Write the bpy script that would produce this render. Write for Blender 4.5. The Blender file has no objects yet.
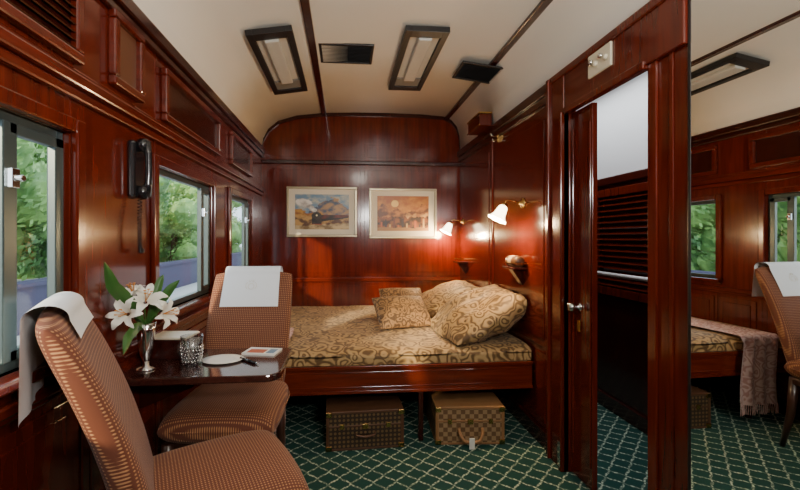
import bpy, math, random
from mathutils import Vector, Matrix, noise
random.seed(7)
D=bpy.data
COL=bpy.context.scene.collection
# ------------------------------------------------------------------ materials
def newmat(n):
    m=D.materials.new(n); m.use_nodes=True
    nt=m.node_tree; b=nt.nodes['Principled BSDF']
    return m,nt,b
def N(nt,t,**k):
    n=nt.nodes.new(t)
    for a,v in k.items(): setattr(n,a,v)
    return n
def L(nt,a,b): nt.links.new(a,b)
def simple(n,c,rough=.5,metal=0,coat=0,emit=None,es=0,spec=.5,sub=0):
    m,nt,b=newmat(n)
    b.inputs['Base Color'].default_value=(*c,1); b.inputs['Roughness'].default_value=rough
    b.inputs['Metallic'].default_value=metal; b.inputs['Coat Weight'].default_value=coat
    b.inputs['Specular IOR Level'].default_value=spec
    if emit: b.inputs['Emission Color'].default_value=(*emit,1); b.inputs['Emission Strength'].default_value=es
    tc=N(nt,'ShaderNodeTexCoord'); nz=N(nt,'ShaderNodeTexNoise'); nz.inputs['Scale'].default_value=35
    mr=N(nt,'ShaderNodeMapRange'); mr.inputs['To Min'].default_value=max(0,rough-.04); mr.inputs['To Max'].default_value=min(1,rough+.06)
    L(nt,tc.outputs['Object'],nz.inputs['Vector']); L(nt,nz.outputs['Fac'],mr.inputs['Value']); L(nt,mr.outputs[0],b.inputs['Roughness'])
    return m
def wood(n,c1,c2,rough=.18,coat=.5,stretch=(9,9,.7)):
    m,nt,b=newmat(n)
    tc=N(nt,'ShaderNodeTexCoord'); mp=N(nt,'ShaderNodeMapping'); mp.inputs['Scale'].default_value=stretch
    nz=N(nt,'ShaderNodeTexNoise'); nz.inputs['Scale'].default_value=3.2; nz.inputs['Detail'].default_value=7; nz.inputs['Distortion'].default_value=.6
    cr=N(nt,'ShaderNodeValToRGB'); cr.color_ramp.elements[0].position=.25; cr.color_ramp.elements[1].position=.8
    cr.color_ramp.elements[0].color=(*c1,1); cr.color_ramp.elements[1].color=(*c2,1)
    L(nt,tc.outputs['Object'],mp.inputs['Vector']); L(nt,mp.outputs[0],nz.inputs['Vector']); L(nt,nz.outputs['Fac'],cr.inputs['Fac'])
    L(nt,cr.outputs[0],b.inputs['Base Color'])
    b.inputs['Roughness'].default_value=rough; b.inputs['Coat Weight'].default_value=coat; b.inputs['Coat Roughness'].default_value=.10
    b.inputs['Specular IOR Level'].default_value=.4
    return m
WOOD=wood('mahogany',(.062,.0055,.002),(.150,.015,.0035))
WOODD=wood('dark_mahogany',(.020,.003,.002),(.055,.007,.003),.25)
WOODH=wood('mahogany_lengthwise',(.062,.0055,.002),(.150,.015,.0035),stretch=(1,1,9))
TABLEW=wood('table_wood',(.02,.006,.005),(.06,.015,.010),.1,1,(1.5,9,9))
CEIL=simple('ceiling_paint',(.86,.82,.73),.45)
WHITE=simple('corridor_paint',(.72,.74,.74),.5)
BLACK=simple('black_grille',(.012,.010,.010),.4)
BLACKP=simple('black_plastic',(.01,.01,.012),.18,coat=.5)
ALU=simple('anodised_aluminium',(.06,.085,.09),.3,metal=.5)
CHROME=simple('chrome',(.8,.8,.8),.12,metal=1)
BRASS=simple('brass',(.62,.40,.14),.22,metal=1)
CREAM=simple('cream_plastic',(.72,.66,.50),.4)
CLOTH=simple('white_linen',(.80,.82,.84),.85)
EMB=simple('crest_thread',(.66,.62,.52),.8)
MIRROR=simple('mirror_silver',(.86,.88,.87),.0,metal=1)
for l in list(MIRROR.node_tree.links):
    if l.to_socket.name=='Roughness': MIRROR.node_tree.links.remove(l)
MIRROR.node_tree.nodes['Principled BSDF'].inputs['Roughness'].default_value=.005
DIFF=simple('lamp_diffuser',(.62,.60,.54),.35)
SHADE=simple('frosted_glass_shade',(.95,.9,.8),.3,emit=(1,.80,.50),es=10)
LILY=simple('lily_white',(.80,.80,.72),.5)
LEAF=simple('leaf_green',(.04,.13,.025),.4)
STAMEN=simple('stamen',(.6,.25,.03),.7)
LEATHER=simple('tan_leather',(.30,.15,.06),.45)
LEATHERD=simple('dark_leather',(.10,.045,.022),.4)
LEGW=simple('leg_wood',(.04,.015,.009),.3,coat=.4)
PAPER=simple('paper',(.78,.76,.70),.6)
def glassy(n,tint,g=.04,k=.6,rough=.02):
    m=D.materials.new(n); m.use_nodes=True; nt=m.node_tree; nt.nodes.clear()
    o=N(nt,'ShaderNodeOutputMaterial'); t=N(nt,'ShaderNodeBsdfTransparent'); t.inputs[0].default_value=(*tint,1)
    gl=N(nt,'ShaderNodeBsdfGlossy'); gl.inputs['Roughness'].default_value=rough
    fr=N(nt,'ShaderNodeLayerWeight'); fr.inputs[0].default_value=.5
    pw=N(nt,'ShaderNodeMath',operation='POWER'); pw.inputs[1].default_value=4
    mu=N(nt,'ShaderNodeMath',operation='MULTIPLY_ADD'); mu.inputs[1].default_value=k; mu.inputs[2].default_value=g
    mx=N(nt,'ShaderNodeMixShader')
    L(nt,fr.outputs['Facing'],pw.inputs[0]); L(nt,pw.outputs[0],mu.inputs[0]); L(nt,mu.outputs[0],mx.inputs[0]); L(nt,t.outputs[0],mx.inputs[1]); L(nt,gl.outputs[0],mx.inputs[2]); L(nt,mx.outputs[0],o.inputs[0])
    return m
GLASS=glassy('window_glass',(.95,.98,.97),.02,.35)
TGLASS=glassy('tumbler_glass',(.90,.93,.95),.16,.8)
CUTG=glassy('cut_glass',(.85,.88,.92),.6,.4,.15)
def mathf(nt):
    def mth(op,a,c=None):
        x=N(nt,'ShaderNodeMath',operation=op)
        for i,v in enumerate((a,c)):
            if v is None: continue
            if isinstance(v,(int,float)): x.inputs[i].default_value=v
            else: L(nt,v,x.inputs[i])
        return x.outputs[0]
    return mth
def dotfabric(n,base,dot,sc):
    m,nt,b=newmat(n); mth=mathf(nt)
    uv=N(nt,'ShaderNodeUVMap'); sp=N(nt,'ShaderNodeSeparateXYZ'); L(nt,uv.outputs[0],sp.inputs[0])
    a=mth('ADD',sp.outputs[0],sp.outputs[1]); c=mth('SUBTRACT',sp.outputs[0],sp.outputs[1])
    s1=mth('SINE',mth('MULTIPLY',a,sc)); s2=mth('SINE',mth('MULTIPLY',c,sc))
    p=mth('MULTIPLY',s1,s2)
    mr=N(nt,'ShaderNodeMapRange'); mr.inputs['From Min'].default_value=.25; mr.inputs['From Max'].default_value=.75
    L(nt,p,mr.inputs['Value'])
    mx=N(nt,'ShaderNodeMix',data_type='RGBA'); mx.inputs['A'].default_value=(*base,1); mx.inputs['B'].default_value=(*dot,1)
    L(nt,mr.outputs[0],mx.inputs['Factor']); L(nt,mx.outputs['Result'],b.inputs['Base Color'])
    b.inputs['Roughness'].default_value=.8; b.inputs['Sheen Weight'].default_value=.08
    bp=N(nt,'ShaderNodeBump'); bp.inputs['Strength'].default_value=.4; bp.inputs['Distance'].default_value=.002
    L(nt,mr.outputs[0],bp.inputs['Height']); L(nt,bp.outputs[0],b.inputs['Normal'])
    return m
FABRIC=dotfabric('rust_dotted_fabric',(.13,.034,.014),(.44,.21,.09),330)
def damask(n,c1,c2,c3,sc):
    m,nt,b=newmat(n)
    tc=N(nt,'ShaderNodeTexCoord')
    nz=N(nt,'ShaderNodeTexNoise'); nz.inputs['Scale'].default_value=sc*.5; nz.inputs['Detail'].default_value=2
    L(nt,tc.outputs['Object'],nz.inputs['Vector'])
    va=N(nt,'ShaderNodeVectorMath',operation='SCALE'); va.inputs['Scale'].default_value=2.4/sc
    L(nt,nz.outputs['Color'],va.inputs[0])
    ad=N(nt,'ShaderNodeVectorMath',operation='ADD'); L(nt,tc.outputs['Object'],ad.inputs[0]); L(nt,va.outputs[0],ad.inputs[1])
    vo=N(nt,'ShaderNodeTexVoronoi'); vo.inputs['Scale'].default_value=sc; L(nt,ad.outputs[0],vo.inputs['Vector'])
    mu=N(nt,'ShaderNodeMath',operation='MULTIPLY'); mu.inputs[1].default_value=19; L(nt,vo.outputs['Distance'],mu.inputs[0])
    si=N(nt,'ShaderNodeMath',operation='SINE'); L(nt,mu.outputs[0],si.inputs[0])
    cr=N(nt,'ShaderNodeValToRGB'); e=cr.color_ramp.elements
    mr=N(nt,'ShaderNodeMapRange'); mr.inputs['From Min'].default_value=-1; L(nt,si.outputs[0],mr.inputs['Value']); L(nt,mr.outputs[0],cr.inputs['Fac'])
    e[0].position=.12; e[0].color=(*c1,1); e[1].position=.75; e[1].color=(*c2,1)
    k=e.new(.4); k.color=(*c3,1)
    L(nt,cr.outputs[0],b.inputs['Base Color']); b.inputs['Roughness'].default_value=.6; b.inputs['Sheen Weight'].default_value=.1
    bp=N(nt,'ShaderNodeBump'); bp.inputs['Strength'].default_value=.2; bp.inputs['Distance'].default_value=.003; L(nt,mr.outputs[0],bp.inputs['Height']); L(nt,bp.outputs[0],b.inputs['Normal'])
    return m
DAMASK=damask('paisley_damask',(.13,.068,.022),(.48,.31,.13),(.32,.19,.07),10.5)
DAMASK2=damask('paisley_cushion',(.09,.045,.018),(.33,.19,.08),(.20,.11,.045),17)
THROW=damask('pink_throw',(.50,.26,.22),(.72,.50,.44),(.60,.38,.33),14)
def carpet():
    m,nt,b=newmat('green_lattice_carpet'); mth=mathf(nt)
    tc=N(nt,'ShaderNodeTexCoord'); sp=N(nt,'ShaderNodeSeparateXYZ'); L(nt,tc.outputs['Object'],sp.inputs[0])
    p=.120
    def tri(s):
        return mth('MULTIPLY',mth('ABSOLUTE',mth('SUBTRACT',mth('FRACT',mth('DIVIDE',s,p)),.5)),2.0)
    tx=tri(sp.outputs[0]); ty=tri(sp.outputs[1])
    wob=mth('MULTIPLY',mth('SINE',mth('MULTIPLY',tx,6.283)),.07)
    d=mth('ABSOLUTE',mth('SUBTRACT',mth('ADD',mth('ADD',tx,ty),wob),1.0))
    cr=N(nt,'ShaderNodeValToRGB'); e=cr.color_ramp.elements
    e[0].position=.06; e[0].color=(1,1,1,1); e[1].position=.16; e[1].color=(0,0,0,1); L(nt,d,cr.inputs['Fac'])
    vo=N(nt,'ShaderNodeTexVoronoi'); vo.inputs['Scale'].default_value=70; L(nt,tc.outputs['Object'],vo.inputs['Vector'])
    sp2=N(nt,'ShaderNodeMapRange'); sp2.inputs['From Min'].default_value=.3; sp2.inputs['From Max'].default_value=.6; sp2.inputs['To Min'].default_value=1; sp2.inputs['To Max'].default_value=.2
    L(nt,vo.outputs['Distance'],sp2.inputs['Value'])
    f=mth('MULTIPLY',cr.outputs[0],sp2.outputs[0])
    mx=N(nt,'ShaderNodeMix',data_type='RGBA'); mx.inputs['A'].default_value=(.003,.050,.040,1); mx.inputs['B'].default_value=(.55,.64,.48,1)
    L(nt,f,mx.inputs['Factor']); L(nt,mx.outputs['Result'],b.inputs['Base Color']); b.inputs['Roughness'].default_value=.95
    return m
CARPET=carpet()
def monogram(n,base,mark,sc,check=False):
    m,nt,b=newmat(n)
    tc=N(nt,'ShaderNodeTexCoord'); mp=N(nt,'ShaderNodeMapping'); L(nt,tc.outputs['Object'],mp.inputs['Vector'])
    if check:
        mp.inputs['Location'].default_value=(.003,.005,.004)
        ch=N(nt,'ShaderNodeTexChecker'); ch.inputs['Scale'].default_value=sc; L(nt,mp.outputs[0],ch.inputs['Vector'])
        ch.inputs['Color1'].default_value=(*base,1); ch.inputs['Color2'].default_value=(*mark,1)
        L(nt,ch.outputs[0],b.inputs['Base Color'])
    else:
        vo=N(nt,'ShaderNodeTexVoronoi'); vo.inputs['Scale'].default_value=sc; vo.inputs['Randomness'].default_value=0
        L(nt,mp.outputs[0],vo.inputs['Vector'])
        mu=N(nt,'ShaderNodeMath',operation='MULTIPLY'); mu.inputs[1].default_value=16; L(nt,vo.outputs['Distance'],mu.inputs[0])
        si=N(nt,'ShaderNodeMath',operation='SINE'); L(nt,mu.outputs[0],si.inputs[0])
        mr=N(nt,'ShaderNodeMapRange'); mr.inputs['From Min'].default_value=.3; mr.inputs['From Max'].default_value=.7; L(nt,si.outputs[0],mr.inputs['Value'])
        mx=N(nt,'ShaderNodeMix',data_type='RGBA'); mx.inputs['A'].default_value=(*base,1); mx.inputs['B'].default_value=(*mark,1)
        L(nt,mr.outputs[0],mx.inputs['Factor']); L(nt,mx.outputs['Result'],b.inputs['Base Color'])
    b.inputs['Roughness'].default_value=.45
    return m
MONO=monogram('monogram_canvas',(.035,.019,.013),(.17,.11,.05),38)
CHECKC=monogram('checker_canvas',(.15,.08,.035),(.34,.22,.12),36,True)
def foliage():
    m,nt,b=newmat('tree_leaves')
    tc=N(nt,'ShaderNodeTexCoord'); nz=N(nt,'ShaderNodeTexNoise'); nz.inputs['Scale'].default_value=1.6; nz.inputs['Detail'].default_value=6
    L(nt,tc.outputs['Object'],nz.inputs['Vector']); cr=N(nt,'ShaderNodeValToRGB'); e=cr.color_ramp.elements
    e[0].position=.35; e[0].color=(.05,.15,.03,1); e[1].position=.65; e[1].color=(.30,.50,.13,1); L(nt,nz.outputs['Fac'],cr.inputs['Fac'])
    L(nt,cr.outputs[0],b.inputs['Base Color']); b.inputs['Roughness'].default_value=.5
    return m
FOL=foliage()
BARK=simple('bark',(.12,.08,.05),.9)
CONC=simple('platform_concrete',(.48,.47,.45),.8)
BLUEW=simple('painted_low_wall',(.045,.038,.085),.7)
def vcol():
    m,nt,b=newmat('painted_print'); a=N(nt,'ShaderNodeVertexColor'); a.layer_name='Col'
    L(nt,a.outputs[0],b.inputs['Base Color']); b.inputs['Roughness'].default_value=.35
    return m
PRINT=vcol()
# ------------------------------------------------------------------ mesh builder
class MB:
    def __init__(s): s.v=[];s.f=[];s.mi=[];s.uv={}
    def add(s,vs,fs,mi=0,M=None):
        o=len(s.v)
        for p in vs:
            p=Vector(p)
            s.v.append(M@p if M else p)
        for f in fs: s.f.append([i+o for i in f]); s.mi.append(mi)
        return s
    def box(s,lo,hi,mi=0,M=None):
        x0,y0,z0=lo;x1,y1,z1=hi
        return s.add([(x0,y0,z0),(x1,y0,z0),(x1,y1,z0),(x0,y1,z0),(x0,y0,z1),(x1,y0,z1),(x1,y1,z1),(x0,y1,z1)],
          [(0,3,2,1),(4,5,6,7),(0,1,5,4),(1,2,6,5),(2,3,7,6),(3,0,4,7)],mi,M)
    def lathe(s,prof,seg=24,mi=0,M=None,cap=True):
        vs=[];fs=[]
        for r,z in prof:
            for i in range(seg):
                a=2*math.pi*i/seg; vs.append((r*math.cos(a),r*math.sin(a),z))
        for j in range(len(prof)-1):
            for i in range(seg):
                k=(i+1)%seg; fs.append((j*seg+i,j*seg+k,(j+1)*seg+k,(j+1)*seg+i))
        if cap:
            fs.append(tuple(range(seg))[::-1]); fs.append(tuple((len(prof)-1)*seg+i for i in range(seg)))
        return s.add(vs,fs,mi,M)
    def tube(s,pts,r,seg=8,mi=0,M=None):
        pts=[Vector(p) for p in pts]; n=len(pts); vs=[];fs=[]
        rr=r if isinstance(r,(list,tuple)) else [r]*n
        ref=Vector((0,0,1))
        t0=(pts[1]-pts[0]).normalized()
        if abs(t0.dot(ref))>.9: ref=Vector((1,0,0))
        for i,p in enumerate(pts):
            t=(pts[min(i+1,n-1)]-pts[max(i-1,0)]).normalized()
            a=(ref-t*ref.dot(t))
            if a.length<1e-4: a=t.orthogonal()
            a.normalize(); b=t.cross(a); ref=a
            for k in range(seg):
                g=2*math.pi*k/seg; vs.append(p+(a*math.cos(g)+b*math.sin(g))*rr[i])
        for j in range(n-1):
            for i in range(seg):
                k=(i+1)%seg; fs.append((j*seg+i,j*seg+k,(j+1)*seg+k,(j+1)*seg+i))
        fs.append(tuple(range(seg))[::-1]); fs.append(tuple((n-1)*seg+i for i in range(seg)))
        return s.add(vs,fs,mi,M)
    def grid(s,fn,nu,nv,mi=0,M=None,uvfn=None):
        vs=[fn(i/nu,j/nv) for j in range(nv+1) for i in range(nu+1)]
        fs=[(j*(nu+1)+i,j*(nu+1)+i+1,(j+1)*(nu+1)+i+1,(j+1)*(nu+1)+i) for j in range(nv) for i in range(nu)]
        return s.add(vs,fs,mi,M)
    def puff(s,w,h,t,p=4,q=.5,k=.5,n=20,mi=0,M=None,bend=0):
        def side(sg):
            def fn(a,b):
                u=math.sin((a-.5)*math.pi); v=math.sin((b-.5)*math.pi)
                x=w/2*u*math.sqrt(1-k*v*v/2); z=h/2*v*math.sqrt(1-k*u*u/2)
                th=max(0,(1-abs(u)**p)*(1-abs(v)**p))**q
                return (x,sg*t/2*th-bend*u*u,z)
            return fn
        s.grid(side(-1),n,n,mi,M)
        o=len(s.f); s.grid(side(1),n,n,mi,M)
        for i in range(o,len(s.f)): s.f[i]=s.f[i][::-1]
        return s
def T(x=0,y=0,z=0): return Matrix.Translation((x,y,z))
def R(d,ax): return Matrix.Rotation(math.radians(d),4,ax)
def empty(name,loc,rot=0,**k):
    e=D.objects.new(name,None); e.empty_display_size=.1; e.location=loc; e.rotation_euler=(0,0,math.radians(rot)); COL.objects.link(e)
    for a,b in k.items(): e[a]=b
    return e
def obj(name,mb,mats,parent=None,bevel=0,smooth=False,sub=0,weld=False,uvm=None,**k):
    if not isinstance(mats,(list,tuple)): mats=[mats]
    lo=Vector([min(p[i] for p in mb.v) for i in range(3)]); hi=Vector([max(p[i] for p in mb.v) for i in range(3)])
    c=(lo+hi)/2; c.z=lo.z
    me=D.meshes.new(name); me.from_pydata([tuple(p-c) for p in mb.v],[],mb.f); 
    for m in mats: me.materials.append(m)
    for i,p in enumerate(me.polygons): p.material_index=mb.mi[i]; p.use_smooth=smooth
    if uvm:
        ul=me.uv_layers.new(name='UVMap')
        for lp in me.loops:
            p=me.vertices[lp.vertex_index].co; ul.data[lp.index].uv=(p[uvm[0]],p[uvm[1]])
    me.update()
    o=D.objects.new(name,me); o.location=c; COL.objects.link(o)
    if parent: o.parent=parent
    if weld: w=o.modifiers.new('weld','WELD'); w.merge_threshold=.0004
    if bevel:
        b=o.modifiers.new('bevel','BEVEL'); b.width=bevel; b.segments=2; b.limit_method='ANGLE'; b.angle_limit=math.radians(40)
    if sub:
        s=o.modifiers.new('sub','SUBSURF'); s.levels=sub; s.render_levels=sub
    for a,b in k.items(): o[a]=b
    return o
S=dict(kind='structure')
XL,XR,YF,YB=-.858,1.24,4.24,-1.2
# ------------------------------------------------------------------ shell
obj('floor',MB().box((XL-.06,YB-.06,-.05),(2.06,YF+.06,0)),CARPET,**S)
wins=[(.42,1.333),(1.895,2.675),(3.057,3.716)]
WZ0,WZ1=.95,1.63
wl=MB(); ys=[YB-.06]
for a,b in wins: ys+= [a,b]
ys.append(YF)
for i in range(0,len(ys),2): wl.box((XL-.06,ys[i],0),(XL,ys[i+1],2.3))
for a,b in wins:
    wl.box((XL-.06,a,0),(XL,b,WZ0)); wl.box((XL-.06,a,WZ1),(XL,b,2.3))
def pan(mb,x0,x1,y0,y1,z0,z1,axis='x',d=.012,fr=.04,sgn=1):
    if axis=='x':
        xa=x0
        mb.box((min(xa,xa+sgn*d*.6),y0,z0),(max(xa,xa+sgn*d*.6),y1,z1))
        mb.box((min(xa,xa+sgn*d),y0+fr,z0+fr),(max(xa,xa+sgn*d),y1-fr,z1-fr))
    else:
        mb.box((x0,y0-d*.6,z0),(x1,y0,z1)); mb.box((x0+fr,y0-d,z0+fr),(x1-fr,y0,z1-fr))
for y0,y1 in [(-1.1,-.3),(-.26,.5),(.54,1.34),(1.38,1.86),(1.9,2.7),(2.74,3.04),(3.08,3.72)]:
    pan(wl,XL,0,y0,y1,.14,.80)
obj('wall_left',wl,WOOD,bevel=.004,**S)
wf=MB().box((XL-.06,YF,0),(2.06,YF+.06,2.75))
for a,b in [(XL+.02,.165),(.205,XR-.02)]:
    pan(wf,a,b,YF,0,.90,2.05,'y',.012,.035)
    pan(wf,a,b,YF,0,2.12,2.30,'y',.008,.03)
for a,b in [(XL+.02,-.36),(-.33,.165),(.205,.70),(.73,XR-.02)]:
    pan(wf,a,b,YF,0,.45,.83,'y',.012,.03)
obj('wall_far',wf,WOOD,bevel=.004,**S)
wr=MB().box((XR,2.12,0),(XR+.04,YF,2.5)); wr.box((XR,YB,2.02),(XR+.04,2.12,2.5)); wr.box((XR+.05,YB,0),(XR+.09,1.36,2.25)); wr.box((XR,1.345,0),(XR+.04,1.52,2.02))
pan(wr,XR,0,2.34,3.24,.62,2.08,'x',.012,.045,-1); pan(wr,XR,0,3.29,4.20,.62,2.08,'x',.012,.045,-1)
pan(wr,XR,0,2.34,2.50,.12,.58,'x',.012,.03,-1)
obj('wall_right',wr,WOOD,bevel=.004,**S)
obj('wall_back',MB().box((XL-.06,YB-.06,0),(2.06,YB,2.75)),WOOD,**S)
obj('wall_corridor',MB().box((2.0,YB,0),(2.06,YF,1.74)),WOODD,**S)
obj('wall_corridor_upper',MB().box((2.0,YB,1.74),(2.06,YF,2.6)),WHITE,**S)
obj('trim_10',MB().box((1.975,YB,1.70),(2.0,YF,1.76)),WOODD,bevel=.006,**S)
obj('ceiling_corridor',MB().box((XR+.04,YB,2.45),(2.06,YF,2.5)),WHITE,**S)
prof=[(XL-.06,2.14),(XL-.001,2.21),(-.842,2.33),(-.79,2.43),(-.69,2.515),(-.5,2.575),(-.22,2.61),(.1,2.622),(.44,2.626),(.8,2.622),(1.06,2.605),(1.14,2.57),(1.20,2.50),(1.228,2.40),(1.24,2.22)]
def cfn(u,v):
    t=v*(len(prof)-1); i=min(int(t),len(prof)-2); f=t-i
    return (prof[i][0]*(1-f)+prof[i+1][0]*f,YB+(YF-YB)*u,prof[i][1]*(1-f)+prof[i+1][1]*f)
c=obj('ceiling',MB().grid(cfn,4,(len(prof)-1)*1),CEIL,smooth=True,**S)
sm=c.modifiers.new('sol','SOLIDIFY'); sm.thickness=.03; sm.offset=-1 
def trim(n,lo,hi,m=WOODH,b=.008,extra=None):
    mb=MB().box(lo,hi)
    if extra:
        for e in extra: mb.box(*e)
    return obj('trim_%d'%n,mb,m,bevel=b,**S)
trim(1,(XL,YB,2.17),(XL+.035,YF,2.23),WOODD,extra=[((XL,YB,2.13),(XL+.02,YF,2.17))])
trim(2,(XL,YB,1.77),(XL+.04,YF,1.81),extra=[((XL,YB,1.735),(XL+.022,YF,1.77)),((XL,YB,1.81),(XL+.015,YF,1.835))])
trim(3,(XL,YB,.85),(XL+.03,YF,.885),extra=[((XL,YB,.83),(XL+.018,YF,.85))])
trim(4,(XL,YF-.03,2.07),(XR,YF,2.11),WOODD)
trim(5,(XL,YF-.025,.84),(XR,YF,.885))
trim(6,(XR-.035,2.29,2.17),(XR,YF,2.235),WOODD,extra=[((XR-.02,2.29,2.12),(XR,YF,2.17))])
trim(7,(-.245,YB,2.592),(-.195,YF,2.615),WOODD,.005)
trim(8,(1.065,YB,2.575),(1.115,YF,2.60),WOODD,.005)
trim(9,(XR-.018,3.245,.5),(XR,3.285,2.12),WOOD)
def yz_arch():
    mb=MB()
    pr=prof[1:]
    for i in range(len(pr)-1):
        (x0,z0),(x1,z1)=pr[i],pr[i+1]
        mb.add([(x0,YF-.02,z0-.035),(x1,YF-.02,z1-.035),(x1,YF-.02,z1),(x0,YF-.02,z0),(x0,YF,z0-.035),(x1,YF,z1-.035)],[(0,1,2,3),(0,4,5,1)])
    return mb
obj('trim_11',yz_arch(),WOODD,**S)
obj('baseboard_left',MB().box((XL,YB,0),(XL+.02,YF,.11)),WOODD,bevel=.006,**S)
obj('baseboard_right',MB().box((XR-.02,2.29,0),(XR,YF,.11)),WOODD,bevel=.006,**S)
obj('baseboard_corridor',MB().box((1.98,YB,0),(2.0,YF,.11)),WOODD,bevel=.006,**S)
# windows
for i,(a,b) in enumerate(wins):
    w=empty('window_%d'%(i+1),(XL,(a+b)/2,WZ0),**S)
    ym=(a+b)/2
    def lb(lo,hi): return (lo[0]-XL,lo[1]-ym,lo[2]-WZ0),(hi[0]-XL,hi[1]-ym,hi[2]-WZ0)
    mb=MB(); e=.045
    for lo,hi in [((XL,a-e,WZ0-e),(XL+.022,a,WZ1+e)),((XL,b,WZ0-e),(XL+.022,b+e,WZ1+e)),((XL,a,WZ1),(XL+.022,b,WZ1+e))]: mb.box(*lb(lo,hi))
    obj('casing',mb,WOOD,w,bevel=.006)
    obj('sill',MB().box(*lb((XL-.05,a-.05,WZ0-.03),(XL+.05,b+.05,WZ0))),WOOD,w,bevel=.008)
    mb=MB(); x0,x1=XL-.05,XL-.02; t=.028
    for lo,hi in [((x0,a,WZ0),(x1,a+t,WZ1)),((x0,b-t,WZ0),(x1,b,WZ1)),((x0,a+t,WZ0),(x1,b-t,WZ0+t)),((x0,a+t,WZ1-t),(x1,b-t,WZ1))]: mb.box(*lb(lo,hi))
    obj('sash_frame',mb,ALU,w,bevel=.003)
    mb=MB(); m=b-.16 if i else b-.22
    mb.box(*lb((XL-.03,m-.02,WZ0+t),(XL-.005,m+.025,WZ1-t))); mb.box(*lb((XL-.03,b-.055,WZ0+t),(XL-.005,b-.02,WZ1-t)))
    mb.box(*lb((XL-.03,m,WZ0+t),(XL-.005,b-.02,WZ0+t+.03))); mb.box(*lb((XL-.03,m,WZ1-t-.03),(XL-.005,b-.02,WZ1-t)))
    obj('sliding_sash',mb,ALU,w,bevel=.003)
    obj('glass_pane',MB().box(*lb((XL-.038,a+t,WZ0+t),(XL-.034,b-t,WZ1-t))),GLASS,w)
    mb=MB().box(*lb((XL-.012,m-.012,WZ1-.20),(XL+.012,m+.012,WZ1-.15))).tube([Vector((.012,m-ym,WZ1-.175-WZ0)),Vector((.03,m-ym,WZ1-.175-WZ0))],.009)
    obj('latch',mb,CHROME,w,smooth=False,bevel=.002)
# door way
d=empty('door_1',(XR,1.82,0),**S)
mb=MB()
mb.box((-.035,.30,0),(.0,.465,2.235)); mb.box((-.05,.30,0),(.005,.33,2.0))
mb.box((-.05,.44,0),(0,.47,2.235))
obj('jamb',mb,WOOD,d,bevel=.005)
mb=MB().box((-.03,-.485,2.0),(0,.465,2.235)).box((-.04,-.485,2.2),(0,.465,2.24)).box((-.04,-.30,1.985),(0,.30,2.02))
obj('lintel',mb,WOOD,d,bevel=.005)
mb=MB().box((-.008,-.485,0),(0,-.30,2.0)).box((-.02,-.345,0),(-.008,-.30,2.0)).box((-.014,-.42,0),(-.008,-.40,2.0)).box((0,-.45,0),(.04,-.30,2.0))
obj('jamb',mb,WOOD,d,bevel=.004)
mb=MB().box((.012,.11,.01),(.04,.31,1.99)).box((.006,.12,.12),(.012,.135,1.9)).box((.006,.275,.12),(.012,.29,1.9))
obj('door_leaf',mb,WOOD,d,bevel=.003)
mb=MB().lathe([(.0,0),(.024,0),(.024,.006),(.009,.01),(.009,.03),(.022,.036),(.025,.05),(.018,.062),(0,.064)],20,0,T(.012,.22,.93)@R(-90,'Y'),cap=False)
obj('door_knob',mb,CHROME,d,smooth=True,label='polished chrome door knob')
obj('keyhole_plate',MB().box((.004,.205,.80),(.012,.235,.86)),BRASS,d,bevel=.002)
obj('kick_plate',MB().box((-.054,.305,.03),(-.05,.328,.17)),CHROME,d,bevel=.001)
# corridor louvre shutter + handrail
s=empty('window_4',(2.0,2.6,.87),**S)
mb=MB()
for lo,hi in [((-.03,-.45,0),(0,-.38,.80)),((-.03,.38,0),(0,.45,.80)),((-.03,-.38,0),(0,.38,.06)),((-.03,-.38,.74),(0,.38,.80))]: mb.box(lo,hi)
obj('shutter_frame',mb,WOOD,s,bevel=.004)
mb=MB()
for i in range(16): mb.box((-.018,-.38,-.003),(.018,.38,.003),0,T(-.014,0,.085+i*.0425)@R(-38,'Y'))
obj('shutter_slats',mb,WOOD,s)
h=empty('handrail',(1.90,2.6,1.04),label='slim chrome handrail fixed along the corridor wall',category='handrail')
obj('rail',MB().tube([(-.02,-1.3,0),(-.02,1.5,0)],.014,12),simple('satin_steel',(.75,.75,.75),.45,metal=.3),h,smooth=True)
for y in (-1.1,0,1.3): obj('bracket',MB().tube([(-.02,y,0),(.10,y,-.01)],.007,8),CHROME,h,smooth=True)
# mirror door
mi=empty('wardrobe_mirror',(XR-.010,1.335,0),0,label='full-height mirror panel with thin dark frame beside the doorway',category='mirror')
mi.rotation_euler=(0,0,math.radians(1.8))
obj('mirror_glass',MB().box((-.003,-.80,.05),(.004,-.012,2.20)),MIRROR,mi)
mb=MB().box((-.005,-.012,.02),(.008,0,2.22)).box((-.008,-.815,.02),(.008,-.80,2.22)).box((-.008,-.80,.02),(.008,-.012,.05)).box((-.008,-.80,2.20),(.008,-.012,2.22))
obj('mirror_frame',mb,BLACK,mi,bevel=.002)
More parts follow.
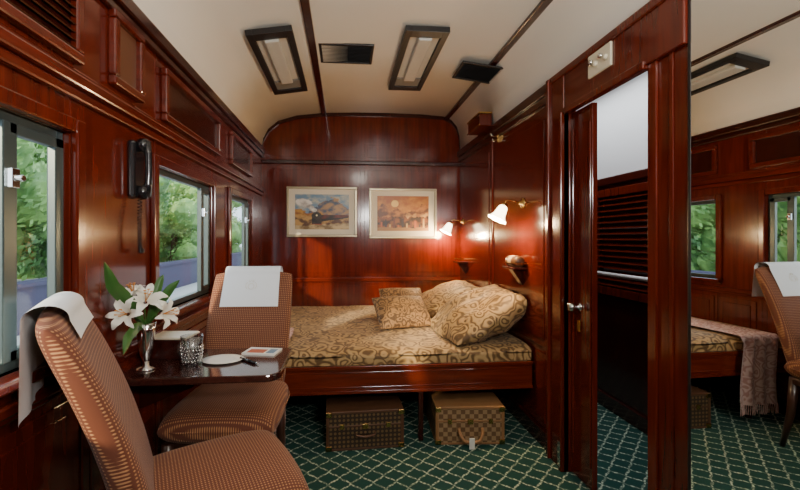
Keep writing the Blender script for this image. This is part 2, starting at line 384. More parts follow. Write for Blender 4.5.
# ------------------------------------------------------------------ bed
bed=empty('bed',(.2,2.52,0),label='built-in double bed with a mahogany front rail across the compartment',category='bed')
BX0,BX1=XL+.03-.2,XR-.02-.2
mb=MB().box((BX0,0,.325),(BX1,.03,.49)).box((BX0,-.014,.475),(BX1,.0,.497)).box((BX0,-.012,.322),(BX1,0,.342)).box((BX0,-.006,.36),(BX1,0,.366)).box((BX0,-.006,.452),(BX1,0,.458))
obj('front_rail',mb,wood('bed_rail_wood',(.09,.009,.003),(.20,.024,.005),stretch=(1,1,9)),bed,bevel=.004)
obj('bed_base',MB().box((BX0,.03,.36),(BX1,1.69,.40)),WOODD,bed)
obj('mattress',MB().box((BX0+.01,.035,.40),(BX1-.01,1.68,.55)),CLOTH,bed,bevel=.02)
obj('leg',MB().box((.27,.01,0),(.30,.04,.325)),WOODD,bed,bevel=.003)
obj('leg',MB().box((-.75,.01,0),(-.72,.04,.325)),WOODD,bed,bevel=.003)
def spread(u,v):
    x=(XL+.035)+(XR-.055-XL)*u
    n=.009*noise.noise(Vector((x*3,v*5,0)))+.004*noise.noise(Vector((x*14,v*9,3)))
    t=v*1.95
    if t<.08: return (x,2.528-.004*math.sin(x*9),.497+t)
    if t<.20:
        a=(t-.08)/.12*math.pi/2; return (x,2.528+.06*(1-math.cos(a)),.545+.04*math.sin(a)*.9+n)
    return (x,2.588+(t-.20)/1.75*1.63,.581+n+.006)
obj('bedspread',MB().grid(spread,90,90),DAMASK,smooth=True,label='beige and brown paisley bedspread over the mattress',category='bedspread')
def pillow(name,M,w,h,t,mat,lab,cat='pillow',wr=.008,k=0,p=2.6,q=.55):
    mb=MB().puff(w,h,t,p,q,k,40)
    for i,pp in enumerate(mb.v):
        nn=noise.noise(pp*7+Vector((len(lab),w*7,0)))
        mb.v[i]=M@(pp+Vector((nn*wr*.6,nn*wr,noise.noise(pp*6)*wr)))
        # sag onto the mattress and against the partition
        zf=.588
        if mb.v[i].z<zf+.03:
            dd=zf+.03-mb.v[i].z; mb.v[i].z=zf+.03*math.exp(-dd/.03)
        if mb.v[i].x>1.20: mb.v[i].x=1.20+.015*(1-math.exp(-(mb.v[i].x-1.20)/.015))
    return obj(name,mb,mat,smooth=True,weld=True,label=lab,category=cat)
pillow('pillow',T(.985,2.945,.725)@R(62,'Y')@R(90,'Z')@R(3,'Y'),.80,.66,.26,DAMASK,'large plump paisley pillow leaning on the wall near the bed rail',k=.22,p=3.0,q=.55,wr=.03)
pillow('pillow',T(.97,3.80,.715)@R(66,'Y')@R(90,'Z'),.78,.60,.22,DAMASK,'large paisley pillow leaning on the wall beside the framed picture',k=.22,p=3.0,q=.55,wr=.02)
pillow('cushion',T(.46,3.20,.705)@R(14,'Z')@R(-50,'X'),.44,.32,.13,DAMASK2,'small brown paisley cushion lying tilted on the bed','cushion',.005)
pillow('cushion',T(.52,3.60,.715)@R(6,'Z')@R(-44,'X'),.40,.32,.12,DAMASK2,'small brown paisley cushion resting behind the other cushion','cushion',.005)
# throw
def thr(u,v):
    x=-.69+.31*u+.012*math.sin(v*9)+.05*(v-.5)*(u-.5)
    fold=.010*math.sin(u*22+v*2)
    t=v*1.25
    if t<.62: return (x,3.12-t,.600+.006+abs(fold)*.7)
    if t<.70:
        a=(t-.62)/.08*math.pi/2; return (x,2.50-.03*math.sin(a),.606-.03*(1-math.cos(a))+abs(fold)*(1-a/1.6))
    return (x,2.468+fold*1.1,.576-(t-.70)*.82)
tw=empty('throw_blanket',(-.5,2.48,.1),label='pink fringed throw hanging over the bed rail',category='blanket')
mb=MB().grid(thr,50,60); 
for i in range(len(mb.v)): mb.v[i]=mb.v[i]-Vector((-.5,2.48,.1))
obj('cloth',mb,THROW,tw,smooth=True)
mb=MB()
for i in range(40):
    p=Vector(thr(i/39,1))-Vector((-.5,2.48,.1)); mb.tube([p,p+Vector((.002,-.004,-.03)),p+Vector((random.uniform(-.008,.008),-.002,-.065))],.0022,5)
obj('fringe',mb,THROW,tw,kind='stuff')
# ------------------------------------------------------------------ chairs
SZ=.505; BH=.68
def chair(loc,rot,lab,fd,rd,clab):
    c=empty('dining_chair',loc,rot,label=lab,category='chair')
    def sh(mb,fn):
        for i,p in enumerate(mb.v): mb.v[i]=Vector(fn(p))
        return mb
    mb=MB().puff(.50,.50,.13,8,.42,.28,26,0,T(0,0,SZ)@R(90,'X'))
    sh(mb,lambda p:(p.x*(1-.12*(p.y+.25)),p.y,p.z+.016*(1-(p.x/.25)**2)*(1-(p.y/.25)**2)*(p.z>SZ)))
    obj('seat',mb,FABRIC,c,smooth=True,weld=True,uvm=(0,1))
    obj('piping',MB().tube([(.25*math.sqrt(1-.14*math.sin(a)**2)*math.copysign(abs(math.cos(a))**.35,math.cos(a))*(1-.12*(.5*math.sin(a)*.5+.25)),.25*math.copysign(abs(math.sin(a))**.35,math.sin(a))*.985,SZ+.003) for a in [i*2*math.pi/72 for i in range(73)]],.004,6),FABRIC,c,smooth=True,uvm=(0,1))
    obj('seat_rail',MB().box((-.205,-.205,SZ-.10),(.205,.205,SZ-.055)),LEGW,c,bevel=.01)
    mb=MB().puff(.45,BH,.085,9,.40,.30,30)
    def bk(p):
        v=(p.z+BH/2)/BH
        x=p.x*(.92+.10*v); y=p.y*(1.12-.25*v)+.20+.17*v+.045*v*v-.02*math.sin(v*3)+.10*(p.x**2)*-1.2
        return (x,y,SZ-.045+p.z+BH/2-.02*v)
    sh(mb,bk)
    obj('backrest',mb,FABRIC,c,smooth=True,weld=True,uvm=(0,2))
    for x,y,dx,dy in [(-.2,-.2,-.01,-.01),(.2,-.2,.01,-.01),(-.18,.2,-.01,.06),(.18,.2,.01,.06)]:
        obj('leg',MB().tube([(x,y,SZ-.06),(x+dx*.4,y+dy*.3,.22),(x+dx,y+dy,0)],[.026,.021,.014],10),LEGW,c,smooth=True)
    a=empty('antimacassar',loc,rot,label=clab,category='cloth')
    zb=SZ-.045; hh=BH-.02
    def ys(v,side): 
        th=.0425*(1.12-.25*v)+.004
        return .20+.17*v+.045*v*v-.02*math.sin(v*3)+side*th
    ztop=zb+hh+.006
    tot=fd+.10+rd
    def cl(u,w):
        x=(u-.5)*.30
        bx=-.12*x*x*1.0
        t=w*tot
        if t<fd:
            z=ztop-.02-(fd-t); v=(z-zb)/hh; return (x*(1+.03*(1-t/fd)),ys(v,-1)-.003+bx,z)
        if t<fd+.10:
            g=(t-fd)/.10*math.pi; yc=(ys(.977,-1)+ys(.977,1))/2; r=(ys(.977,1)-ys(.977,-1))/2+.004
            return (x,yc-r*math.cos(g)+bx,ztop-.02+.034*math.sin(g))
        q=t-fd-.10; z=ztop-.02-q; return (x*(1+.10*q/rd),ys(.977,1)+.004+bx+.004*math.sin(u*14)*q/rd,z)
    obj('cloth',MB().grid(cl,24,54),CLOTH,a,smooth=True)
    if fd>.12:
        mb=MB(); 
        def pt(dx,dz):
            z=1.035+dz*.7; v=(z-zb)/hh; dx*=.7; return (dx,ys(v,-1)-.0048-.12*dx*dx,z)
        mb.tube([pt(.022*math.cos(g),.022*math.sin(g)) for g in [i*2*math.pi/20 for i in range(21)]],.001,5)
        for sx in (-1,1): mb.tube([pt(sx*(.03+.012*math.sin(g)),-.02+.05*g/3.14) for g in [i*3.14/8 for i in range(9)]],.001,5)
        mb.tube([pt(-.016,.03),pt(-.018,.048),pt(-.008,.036),pt(0,.052),pt(.008,.036),pt(.018,.048),pt(.016,.03)],.001,5)
        obj('crest_embroidery',mb,EMB,a)
    return c
chair((-.405,1.315,0),116,'rust dotted upholstered chair turned sideways to the table',.05,.24,'white linen cloth hanging behind the back of the sideways chair')
chair((-.525,1.925,0),-2,'rust dotted upholstered chair facing the table beside the bed',.175,.20,'white linen cloth with faint crest over the chair by the bed')
# ------------------------------------------------------------------ table & items
TZ=.78
t=empty('table',(XL,1.745,0),label='small dark polished fold-down table fixed under the windows',category='table')
def rr(x0,x1,y0,y1,r,z0,z1):
    pts=[(x0,y0)]
    for i in range(9):
        a=-math.pi/2+i*math.pi/16; pts.append((x1-r+r*math.cos(a),y0+r+r*math.sin(a)))
    for i in range(9):
        a=i*math.pi/16; pts.append((x1-r+r*math.cos(a),y1-r+r*math.sin(a)))
    pts.append((x0,y1)); n=len(pts)
    return MB().add([(x,y,z0) for x,y in pts]+[(x,y,z1) for x,y in pts],[tuple(range(n))[::-1],tuple(range(n,2*n))]+[(i,(i+1)%n,(i+1)%n+n,i+n) for i in range(n)])
obj('table_top',rr(.0,.61,-.20,.20,.06,TZ-.028,TZ),TABLEW,t,bevel=.006)
obj('wall_bracket',MB().box((0,-.16,TZ-.09),(.03,.16,TZ-.028)).add([(0,-.015,.60),(.03,-.015,.60),(.36,-.015,TZ-.05),(.36,-.015,TZ-.028),(0,-.015,TZ-.028),(0,.015,.60),(.03,.015,.60),(.36,.015,TZ-.05),(.36,.015,TZ-.028),(0,.015,TZ-.028)],[(0,1,2,3,4),(9,8,7,6,5),(0,5,6,1),(1,6,7,2),(2,7,8,3),(3,8,9,4)]),WOODD,t)
VX,VY=-.785,1.66
v=empty('vase',(VX,VY,TZ),label='slim silver footed vase holding white lilies',category='vase')
obj('vase_body',MB().lathe([(.0,0),(.034,0),(.032,.006),(.012,.014),(.010,.03),(.022,.06),(.029,.10),(.032,.15),(.036,.185),(.033,.185),(.028,.15),(.024,.10),(.012,.06),(0,.05)],28,cap=False),CHROME,v,smooth=True)
obj('foot',MB().lathe([(0,.0),(.036,0),(.034,.007),(.013,.015),(.011,.035),(0,.036)],28,cap=False),CHROME,v,smooth=True)
def lily(tip,dirv,size,lab):
    base=Vector((VX,VY,TZ+.06)); tip=Vector(tip); dv=Vector(dirv).normalized()
    e=empty('lily',tuple(base),label=lab,category='flower')
    q=dv.to_track_quat('Z','Y').to_matrix().to_4x4(); M=Matrix.Translation(tip-base)@q
    b0=tip-base
    pts=[]
    for i in range(9):
        s=i/8; pts.append(Vector((0,0,.12)).lerp(b0-dv*.02,s) if i>2 else Vector((0,0,.045*i+.01)))
    obj('stem',MB().tube(pts,.003,6),LEAF,e,smooth=True)
    mb=MB()
    for k in range(6):
        Mk=M@R(60*k+(8 if k%2 else 0),'Z'); wd=.017 if k%2 else .022
        def pf(u,w,wd=wd):
            s=w; r=size*(.10+.95*s**1.35); z=size*(.95*math.sin(min(s*1.25,1.4))-.45*s**4)
            wdt=wd*size/.085*math.sin(math.pi*min(1,(s*.92+.06)))**.75
            return (r,(u-.5)*2*wdt,z+abs(u-.5)*.018*(1-s)+.004*math.sin(s*20)*abs(u-.5))
        mb.grid(pf,6,12,0,Mk)
    obj('petals',mb,LILY,e,smooth=True)
    mb=MB()
    for k in range(5):
        a=k*1.256; p=Vector((.012*math.cos(a),.012*math.sin(a),size*1.05))
        mb.tube([M@Vector((0,0,size*.15)),M@p],.0012,5); mb.tube([M@(p+Vector((-.005,0,0))),M@(p+Vector((.005,0,.001)))],.0022,5)
    obj('stamens',mb,STAMEN,e)
    return e
def leaf(e,pts,w):
    pts=[Vector(p) for p in pts]
    def lf(u,s):
        t=s*(len(pts)-1); i=min(int(t),len(pts)-2); p=pts[i].lerp(pts[i+1],t-i)
        d=(pts[i+1]-pts[i]).normalized(); sd=d.cross(Vector((.6,-.8,.1))).normalized()
        return p+sd*(u-.5)*2*w*math.sin(math.pi*(s*.95+.04))**.8+Vector((.3,-.5,.1))*-.02*abs(u-.5)
    obj('leaf',MB().grid(lf,6,16),LEAF,e,smooth=True)
a=lily((-.775,1.63,1.045),(.5,-.7,.8),.072,'open white lily blossom at the top of the vase')
leaf(a,[(0,0,.1),(-.01,-.10,.22),(-.02,-.19,.29),(-.02,-.24,.38)],.024)
leaf(a,[(0,0,.1),(.05,.0,.20),(.09,.01,.26),(.12,.02,.29)],.018)
b_=lily((-.79,1.54,1.02),(.0,-.9,.25),.062,'open white lily blossom hanging low beside the vase')
leaf(b_,[(0,0,.1),(.01,-.08,.13),(.02,-.17,.11),(.03,-.22,.06)],.018)
c_=lily((-.72,1.64,1.00),(.9,-.3,.2),.062,'open white lily blossom leaning over the table')
leaf(c_,[(0,0,.1),(.02,.03,.22),(.03,.05,.28),(.04,.06,.31)],.016)
lily((-.80,1.60,1.08),(-.1,-.3,.95),.045,'small half-open white lily bud')
bx=empty('tissue_box',(-.755,1.84,TZ),-6,label='dark wooden box with pale lid beside the vase',category='box')
obj('box_body',MB().box((-.085,-.06,0),(.085,.06,.085)),WOODD,bx,bevel=.005)
obj('lid',MB().box((-.088,-.063,.085),(.088,.063,.096)),CREAM,bx,bevel=.004)
g=empty('tumbler',(-.625,1.70,TZ),label='cut glass tumbler on the table',category='glass')
obj('glass_body',MB().lathe([(0,0),(.034,0),(.036,.01),(.044,.120),(.0415,.120),(.034,.014),(0,.012)],28,cap=False),TGLASS,g,smooth=True)
mb=MB()
for i in range(20):
    for j in range(5):
        a=i*2*math.pi/20+(j%2)*.157; r=.0375+.0012*j
        mb.lathe([(0,-.006),(.004,0),(0,.006)],4,0,T(r*math.cos(a),r*math.sin(a),.022+j*.014),cap=False)
obj('cut_pattern',mb,CUTG,g)
p=empty('plate',(-.515,1.745,TZ),label='small white oval saucer on the table',category='plate')
obj('plate_body',MB().lathe([(0,.001),(.05,.0),(.078,.006),(.08,.009),(.05,.005),(0,.004)],36,0,Matrix.Diagonal((1.05,.85,1,1)),cap=False),PAPER,p,smooth=True)
m=empty('magazine',(-.375,1.86,TZ),-12,label='small travel booklet with a red and white cover',category='booklet')
obj('pages',MB().box((-.075,-.05,0),(.075,.05,.006)),PAPER,m)
obj('cover',MB().box((-.076,-.051,.006),(.076,.051,.0075)).box((-.06,-.035,.0075),(.02,.02,.008),1).box((.03,-.035,.0075),(.065,.03,.008),2),[PAPER,simple('cover_red',(.5,.12,.05),.4),simple('cover_blue',(.15,.25,.35),.4)],m)
pn=empty('pen',(-.40,1.715,TZ),-42,label='black pen with chrome tip lying on the table',category='pen')
obj('barrel',MB().tube([(-.06,0,.006),(.045,0,.006)],.006,10),BLACKP,pn,smooth=True)
obj('tip',MB().tube([(.045,0,.006),(.065,0,.005)],[.0055,.0012],10),CHROME,pn,smooth=True)
obj('clip',MB().box((-.058,-.0015,.012),(-.02,.0015,.014)),CHROME,pn)
# ------------------------------------------------------------------ pictures
def pic(x0,x1,z0,z1,fn,lab):
    e=empty('framed_picture',((x0+x1)/2,YF-.014,z0),label=lab,category='picture')
    w=(x1-x0)/2; h=z1-z0; f=.026
    mb=MB()
    for lo,hi in [((-w,-.025,0),(w,0,f)),((-w,-.025,h-f),(w,0,h)),((-w,-.025,f),(-w+f,0,h-f)),((w-f,-.025,f),(w,0,h-f))]: mb.box(lo,hi)
    obj('frame',mb,simple('silver_gilt_frame',(.42,.36,.24),.3,metal=.7),e,bevel=.005)
    obj('mat_board',MB().box((-w+f,-.012,f),(w-f,-.002,h-f)),simple('mat_cream',(.74,.70,.58),.7),e)
    mt=.060; nx,nz=150,100
    X0,X1,Z0,Z1=-w+f+mt,w-f-mt,f+mt*.9,h-f-mt*.9
    o=obj('print',MB().grid(lambda u,v:(X0+(X1-X0)*u,-.0135,Z0+(Z1-Z0)*v),nx,nz),PRINT,e)
    ca=o.data.color_attributes.new('Col','FLOAT_COLOR','POINT')
    for j in range(nz+1):
        for i in range(nx+1):
            ca.data[j*(nx+1)+i].color=(*fn(i/nx,j/nz),1)
def mixc(a,b,t): t=max(0,min(1,t)); return tuple(a[i]*(1-t)+b[i]*t for i in range(3))
def nz2(x,y,s=0): return noise.fractal(Vector((x,y,s)),1,2,5)
def art1(u,v):
    n=nz2(u*7,v*7)
    c=mixc((.16,.28,.42),(.50,.50,.42),.5+n-.6*(v-.6))
    if u>.25 and v<.92-.9*abs(u-.66)+.10*n: c=mixc((.06,.09,.16),(.42,.26,.13),.45+1.3*n+(u-.6)*.6)
    if v<.60-.35*u+.12*n: c=mixc((.28,.10,.02),(.50,.27,.05),.5+n*1.6)
    if v<.38+.07*n: c=mixc((.10,.04,.015),(.50,.30,.09),.5+n*1.8)
    for (cx,cy,r) in [(.30,.62,.09),(.22,.72,.12),(.12,.80,.12),(.36,.55,.06)]:
        if math.hypot((u-cx)*1.4,v-cy)<r*(1+.5*n): c=mixc((.30,.29,.28),(.78,.76,.72),.6+n+(v-cy)*3)
    if math.hypot((u-.40)*1.2,(v-.38))<.115: c=mixc((.008,.008,.010),(.05,.04,.03),.4+n)
    if .31<u<.49 and .14<v<.36: c=mixc((.006,.006,.006),(.06,.035,.025),.4+n)
    if .30<u<.50 and .11<v<.16: c=(.30,.03,.01)
    if math.hypot((u-.40)*1.2,v-.40)<.022: c=(.9,.75,.4)
    if .49<u<1 and .22+.22*(u-.48)<v<.42-.02*(u-.48): c=mixc((.16,.025,.01),(.02,.012,.01),.5+n) if v>.30+.1*(u-.48) else (.012,.010,.010)
    if v<.10+.03*n+.08*u: c=mixc((.20,.13,.05),(.55,.42,.22),.5+n*1.5)
    return c
def art2(u,v):
    n=nz2(u*7+9,v*7,4)
    c=mixc((.62,.28,.03),(.34,.10,.015),v*1.1-.2+n*.6)
    if math.hypot((u-.34)*1.4,v-.78)<.10: c=mixc(c,(.90,.62,.16),.85)
    sky=.62+.10*math.sin(u*9)+.22*nz2(u*6,2,3)
    if v<sky: c=mixc((.12,.04,.012),(.48,.18,.03),.45+n*1.6)
    if v<.50+.06*nz2(u*14,5,3) and u>.55: c=mixc((.30,.12,.03),(.62,.36,.10),.5+n*1.5)
    if v<.40+.08*nz2(u*16,5,3): c=mixc((.03,.012,.008),(.24,.07,.015),.5+n*1.8)
    for k in range(11):
        x=.08+k*.082; hh=.26+.10*math.sin(k*2.7)
        if abs(u-x)<.017+.012*(hh-v) and .08<v<hh: c=((.45,.10,.02),(.03,.02,.03),(.50,.32,.10),(.12,.03,.02))[k%4]
        if math.hypot((u-x)*1.3,v-hh-.02)<.020: c=(.09,.04,.02)
    if v<.09+.03*n: c=(.34,.17,.05)
    return c
pic(-.603,.127,1.31,1.835,art1,'silver-framed painting of a dark steam train below blue mountains')
pic(.254,.977,1.295,1.825,art2,'silver-framed orange painting of a sunset crowd')
# ------------------------------------------------------------------ ceiling fixtures
def clight(x,y,z,tilt,lab):
    e=empty('ceiling_light',(x,y,z),label=lab,category='light')
    e.rotation_euler=(0,math.radians(tilt),0)
    mb=MB()
    for lo,hi in [((-.14,-.5,-.035),(-.10,.5,0)),((.10,-.5,-.035),(.14,.5,0)),((-.10,-.5,-.035),(.10,-.42,0)),((-.10,.42,-.035),(.10,.5,0)),((-.10,-.05,-.0),(.10,.05,.004))]: mb.box(lo,hi)
    obj('housing',mb,BLACK,e,bevel=.008)
    mb=MB().box((-.10,-.42,-.02),(.10,.26,-.004)).box((-.045,-.42,-.05),(.045,.26,-.02))
    obj('diffuser',mb,DIFF,e,bevel=.01)
    obj('louvre_end',MB().box((-.10,.26,-.026),(.10,.42,-.004)),simple('grey_louvre',(.22,.21,.19),.5),e,bevel=.004)
clight(-.46,2.95,2.565,-9,'rectangular dark-framed ceiling lamp over the windows')
clight(.515,2.95,2.618,0,'rectangular dark-framed ceiling lamp over the partition')
clight(.3,.4,2.618,0,'added out-of-view dark-framed ceiling lamp near the mirror')  # unseen fixture, added as a housing for the overhead fill
def vent(x,y,z,tilt):
    e=empty('ceiling_vent',(x,y,z),label='black slatted ventilation grille on the ceiling',category='vent')
    e.rotation_euler=(0,math.radians(tilt),0)
    obj('vent_frame',MB().box((-.19,-.15,-.012),(.19,-.13,0)).box((-.19,.13,-.012),(.19,.15,0)).box((-.19,-.13,-.012),(-.17,.13,0)).box((.17,-.13,-.012),(.19,.13,0)),BLACK,e,bevel=.003)
    mb=MB().box((-.17,-.13,-.003),(.17,.13,0))
    for i in range(12): mb.box((-.17,-.008,-.001),(.17,.008,.001),0,T(0,-.115+i*.021,-.008)@R(30,'X'))
    obj('slats',mb,BLACK,e)
vent(.01,2.87,2.622,0); vent(1.045,3.00,2.572,7)
# ------------------------------------------------------------------ sconces
def sconce(y,z,lab):
    e=empty('wall_lamp',(XR-.012,y,z),label=lab,category='lamp')
    obj('mount',MB().lathe([(0,0),(.038,0),(.036,.008),(.015,.014),(.012,.03),(0,.032)],24,0,R(-90,'Y'),cap=False),BRASS,e,smooth=True)
    obj('arm',MB().tube([(-.02,0,0),(-.06,0,.012),(-.10,0,.02),(-.125,0,.012),(-.13,0,-.008)],.006,10),BRASS,e,smooth=True)
    M=T(-.13,0,-.005)@R(28,'Y')@R(180,'X')
    obj('shade_holder',MB().lathe([(0,-.004),(.02,0),(.022,.018),(0,.02)],20,0,M,cap=False),BRASS,e,smooth=True)
    mb=MB(); prof_=[(.018,.012),(.030,.028),(.036,.055),(.040,.085),(.052,.11),(.064,.122)]
    vs=[];fs=[];seg=48
    for j,(r,zz) in enumerate(prof_):
        for i in range(seg):
            a=2*math.pi*i/seg; r2=r*(1+.10*(j/5)**2*math.cos(8*a)); vs.append((r2*math.cos(a),r2*math.sin(a),zz))
    for j in range(5):
        for i in range(seg):
            k=(i+1)%seg; fs.append((j*seg+i,j*seg+k,(j+1)*seg+k,(j+1)*seg+i))
    mb.add(vs,fs,0,M)
    obj('lamp_shade',mb,SHADE,e,smooth=True)
    l=D.lights.new('bulb','POINT'); l.energy=26; l.color=(1,.68,.34); l.shadow_soft_size=.04
    lo=D.objects.new('bulb',l); COL.objects.link(lo); lo.parent=e; lo.location=M@Vector((0,0,.15))
sconce(2.67,1.54,'brass wall lamp with fluted glass shade near the doorway')
sconce(4.08,1.47,'brass wall lamp with fluted glass shade beside the pictures')
def shelf(y,z,lab):
    e=empty('wall_shelf',(XR-.012,y,z),label=lab,category='shelf')
    obj('shelf_board',MB().box((-.10,-.10,-.016),(0,.10,0)),WOODD,e,bevel=.004)
    obj('gallery_rail',MB().tube([(0,-.095,.025),(-.095,-.095,.025),(-.095,.095,.025),(0,.095,.025)],.003,6),BRASS,e)
    obj('bracket',MB().add([(0,-.03,-.13),(0,-.03,-.016),(-.08,-.03,-.016),(0,.03,-.13),(0,.03,-.016),(-.08,.03,-.016)],[(0,1,2),(5,4,3),(0,2,5,3),(0,3,4,1),(1,4,5,2)]),WOODD,e)
shelf(2.70,1.10,'small dark bedside wall shelf holding a rolled cloth')
shelf(4.02,1.06,'small empty dark wall shelf in the panelled corner')
tr=empty('rolled_towel',(XR-.060,2.70,1.139),label='brown and cream rolled cloth on the wall shelf',category='towel')
obj('roll',MB().lathe([(0,-.09),(.03,-.09),(.038,-.075),(.038,.075),(.03,.09),(0,.09)],24,0,R(90,'X'),cap=False),LEATHERD,tr,smooth=True)
obj('band',MB().lathe([(.039,-.035),(.040,-.033),(.040,.02),(.039,.022)],24,0,R(90,'X'),cap=False),simple('towel_tan',(.45,.33,.2),.8),tr,smooth=True)
hk=empty('coat_hook',(XR-.017,3.12,2.10),label='small brass double coat hook on the panelling',category='hook')
obj('hook_plate',MB().box((-.006,-.015,-.03),(.017,.015,.03)),BRASS,hk,bevel=.002)
obj('hook_arm',MB().tube([(-.004,0,.015),(-.05,0,.02),(-.06,0,.04)],.005,8).tube([(-.004,0,-.01),(-.035,0,-.02),(-.045,0,-.003)],.005,8),CHROME,hk,smooth=True)
ob=empty('ventilator_box',(1.17,3.40,2.235),label='small varnished wooden box at the top of the partition',category='box')
obj('box_body',MB().box((-.055,-.16,0),(.05,.16,.10)),WOOD,ob,bevel=.006)
obj('box_trim',MB().box((-.062,-.17,.10),(.05,.17,.115)).box((-.062,-.17,-.0),(-.055,.17,.012)),BRASS,ob,bevel=.003)
cp=empty('switch_panel',(XR-.030,1.80,2.085),label='cream switch panel with four round dials above the doorway',category='switch')
obj('panel_plate',MB().box((-.012,-.085,0),(0,.085,.11)),CREAM,cp,bevel=.004)
for i in range(4):
    obj('dial',MB().lathe([(0,0),(.014,0),(.013,.010),(.004,.014),(0,.014)],18,0,T(-.012,-.055+i*.037,.07 if i%2 else .05)@R(-90,'Y'),cap=False),CHROME if i%2 else CREAM,cp,smooth=True)
# ------------------------------------------------------------------ left wall furniture
ph=empty('wall_telephone',(XL,1.70,1.46),label='black wall-mounted telephone handset with coiled cord',category='telephone')
obj('base_unit',MB().box((0,-.045,.0),(.03,.045,.23)),BLACKP,ph,bevel=.012)
mb=MB().tube([(.055,0,.01),(.062,0,.06),(.064,0,.12),(.062,0,.18),(.055,0,.23)],[.017,.014,.013,.014,.017],12)
mb.lathe([(0,-.02),(.026,-.018),(.030,0),(.026,.016),(0,.02)],16,0,T(.045,0,.215)@R(90,'Y'),cap=False).lathe([(0,-.02),(.026,-.018),(.030,0),(.026,.016),(0,.02)],16,0,T(.045,0,.025)@R(90,'Y'),cap=False)
obj('handset',mb,BLACKP,ph,smooth=True)
pts=[]
for i in range(260):
    s=i/259; cx=.03+.01*math.sin(s*3); cy=-.03*math.sin(s*math.pi)+.02*s; cz=.0-.22*math.sin(s*math.pi*.62)
    a=i*.75; pts.append((cx+.008*math.cos(a),cy+.008*math.sin(a),cz+.0))
obj('coiled_cord',MB().tube(pts,.0022,5),BLACKP,ph,smooth=True)
def wallpanel(y0,y1,z0,z1,lab,inner,louv=False,nm='wall_panel'):
    e=empty(nm,(XL,(y0+y1)/2,z0),label=lab,category='panel'); w=(y1-y0)/2; h=z1-z0; f=.035
    mb=MB()
    for lo,hi in [((0,-w,0),(.03,w,f)),((0,-w,h-f),(.03,w,h)),((0,-w,f),(.03,-w+f,h-f)),((0,w-f,f),(.03,w,h-f))]: mb.box(lo,hi)
    obj('panel_frame',mb,WOODH,e,bevel=.007)
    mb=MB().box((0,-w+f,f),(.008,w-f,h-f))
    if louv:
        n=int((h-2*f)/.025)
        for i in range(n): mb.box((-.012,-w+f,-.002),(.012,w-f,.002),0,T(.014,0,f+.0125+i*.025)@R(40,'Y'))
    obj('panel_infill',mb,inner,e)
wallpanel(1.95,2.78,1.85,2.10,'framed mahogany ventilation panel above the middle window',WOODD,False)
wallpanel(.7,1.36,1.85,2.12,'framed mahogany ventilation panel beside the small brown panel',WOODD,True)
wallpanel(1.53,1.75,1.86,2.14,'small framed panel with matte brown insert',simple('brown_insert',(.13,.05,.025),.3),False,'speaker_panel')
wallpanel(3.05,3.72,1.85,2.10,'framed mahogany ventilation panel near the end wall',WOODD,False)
# ------------------------------------------------------------------ suitcases
def suitcase(loc,rot,w,dp,h,mat,edge,lab,handlefront):
    e=empty('suitcase',loc,rot,label=lab,category='suitcase')
    obj('case_body',MB().box((-w/2,0,0),(w/2,dp,h)),mat,e,bevel=.010)
    mb=MB(); t=.013; o=.003
    for z0,z1 in [(0,t),(h-t,h),(h*.62-.005,h*.62+.007)]:
        mb.box((-w/2-o,-o,z0),(w/2+o,dp+o,z1+(o if z1==h else 0)))
    for x in (-w/2,w/2-t): mb.box((x-o,-o,0),(x+t+o,t,h)); 
    obj('edge_binding',mb,edge,e,bevel=.003)
    for sx in (-1,1):
        for z in (0,h-.03):
            x=sx*(w/2-.014)
            obj('corner_cap',MB().box((x-.019,-.007,z-.0+ .0),(x+.019,.03,z+.032)),BRASS,e,bevel=.004)
    for x in (-w*.3,w*.3): obj('latch',MB().box((x-.014,-.010,h*.56),(x+.014,-.002,h*.70)),BRASS,e,bevel=.003)
    obj('lock',MB().box((-.018,-.012,h*.55),(.018,-.002,h*.69)),BRASS,e,bevel=.003)
    zc=h*.46
    if handlefront:
        obj('handle',MB().tube([(-.075,-.010,zc),(-.07,-.035,zc-.03),(-.05,-.055,zc-.06),(0,-.062,zc-.07),(.05,-.055,zc-.06),(.07,-.035,zc-.03),(.075,-.010,zc)],.010,10),LEATHER,e,smooth=True)
        obj('luggage_tag',MB().box((-.022,-.072,.005),(.012,-.068,.075)),PAPER,e,bevel=.002)
        obj('tag_strap',MB().tube([(-.005,-.06,zc-.065),(-.005,-.07,.07)],.0025,6),LEATHER,e)
    else:
        obj('handle',MB().tube([(-.06,-.006,zc),(-.055,-.022,zc-.012),(0,-.026,zc-.02),(.055,-.022,zc-.012),(.06,-.006,zc)],.007,10),LEATHERD,e,smooth=True)
    return e
suitcase((.125,2.46,0),2,.475,.45,.235,MONO,LEATHERD,'dark brown monogrammed trunk suitcase with brass corners under the bed',False)
suitcase((.785,2.46,0),-4,.43,.45,.235,CHECKC,LEATHER,'tan checked suitcase with leather handle and white tag under bed',True)
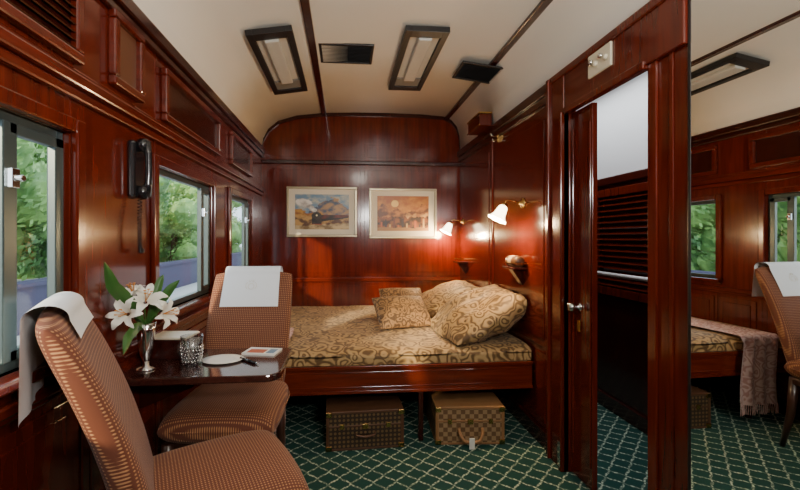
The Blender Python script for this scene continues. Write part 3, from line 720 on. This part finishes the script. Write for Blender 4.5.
# ------------------------------------------------------------------ outside
obj('ground',MB().box((-40,-10,-.12),(XL-.5,60,-.02)),CONC,**S)
lw=obj('boundary_wall',MB().box((-4.6,-1,-.02),(-4.4,40,.62)).box((-4.65,-1,.62),(-4.35,40,.68)),BLUEW,label='low purple-blue painted wall along the platform',category='wall')
def leaves(mb,rnd,blobs,n,s0,s1):
    for k in range(n):
        c,rr_=blobs[k%len(blobs)]; d=Vector((rnd.gauss(0,1),rnd.gauss(0,1),rnd.gauss(0,1))).normalized()
        p=c+d*rr_*rnd.uniform(.8,1.05)
        a=(d+Vector((rnd.uniform(-.8,.8),rnd.uniform(-.8,.8),rnd.uniform(-.8,.8)))).normalized()
        t1=a.orthogonal().normalized(); t2=a.cross(t1); s=rnd.uniform(s0,s1)
        mb.add([p-t1*s,p+t2*s*.5,p+t1*s,p-t2*s*.5],[(0,1,2,3)])
    for c,rr_ in blobs: mb.lathe([(0,-.8*rr_),(.55*rr_,-.55*rr_),(.8*rr_,0),(.55*rr_,.55*rr_),(0,.8*rr_)],10,0,Matrix.Translation(c),cap=False)
def tree(x,y,z,r,n,lab,seed):
    rnd=random.Random(seed)
    e=empty('tree',(x,y,-.02),label=lab,category='tree')
    obj('trunk',MB().tube([(0,0,0),(.05,.03,z*.5),(0,.1,z)],[.16,.12,.07],10),BARK,e,smooth=True)
    mb=MB(); blobs=[(Vector((rnd.uniform(-.6,.6)*r,rnd.uniform(-.6,.6)*r,z+rnd.uniform(-.8,.7)*r)),r*rnd.uniform(.3,.42)) for _ in range(20)]
    leaves(mb,rnd,blobs,n,.045,.085)
    obj('foliage',mb,FOL,e)
tree(-6.4,4.3,1.9,1.5,7000,'dense leafy green tree behind the platform wall',1)
tree(-6.6,7.6,2.2,1.8,10000,'dense leafy green tree behind the platform wall',2)
tree(-6.6,11.6,2.0,1.8,7000,'dense leafy green tree behind the platform wall',3)
tree(-6.6,16.0,2.0,1.9,7000,'dense leafy green tree behind the platform wall',4)
tree(-6.8,21.0,2.2,2.2,6000,'dense leafy green tree behind the platform wall',5)
rnd=random.Random(9); mb=MB()
blobs=[(Vector((-10.5+rnd.uniform(-.5,.5),y*1.1,z+rnd.uniform(-.4,.4))),rnd.uniform(.8,1.1)) for y in range(0,34) for z in (.7,2.0,3.1)]
leaves(mb,rnd,blobs,16000,.09,.16)
obj('hedge',mb,FOL,label='tall dense green hedge behind the trees',category='hedge',kind='stuff')
# ------------------------------------------------------------------ light
w=D.worlds.new('World'); bpy.context.scene.world=w; w.use_nodes=True
bg=w.node_tree.nodes['Background']; bg.inputs[0].default_value=(.72,.85,1,1); bg.inputs[1].default_value=3.4
sun=D.lights.new('sun','SUN'); sun.energy=9; sun.angle=.05; sun.color=(1,.76,.48)
so=D.objects.new('sun',sun); COL.objects.link(so); so.rotation_euler=Vector((-1,-1.5,.55)).to_track_quat('Z','Y').to_euler()
def area(n,loc,dirv,sx,sy,e,col):
    l=D.lights.new(n,'AREA'); l.shape='RECTANGLE'; l.size=sx; l.size_y=sy; l.energy=e; l.color=col
    o=D.objects.new(n,l); COL.objects.link(o); o.location=loc; o.rotation_euler=(-Vector(dirv)).to_track_quat('Z','Y').to_euler()
    return o
area('ceiling_fill',(.3,.3,2.55),(0,.2,-1),.25,.8,12,(1,.93,.82))  # added overhead fill; the ceiling lamps in view stay unlit
area('bounce_fill',(.6,-.4,1.8),(-.35,.8,.8),.5,.3,54,(1,.96,.90))  # added fill light behind the camera, aimed up to brighten the ceiling
area('corridor_fill',(1.65,2.6,2.42),(0,0,-1),.4,1.6,18,(.92,.96,1))  # added fill to brighten the corridor, no fixture modelled there
# ------------------------------------------------------------------ camera
cd=D.cameras.new('camera'); co=D.objects.new('camera',cd); COL.objects.link(co); bpy.context.scene.camera=co
co.location=(0,0,1.30); co.rotation_euler=(math.radians(90),0,math.radians(-5)); cd.lens=18; cd.sensor_width=36
cd.shift_x=.025; cd.shift_y=-.00875; cd.clip_start=.02
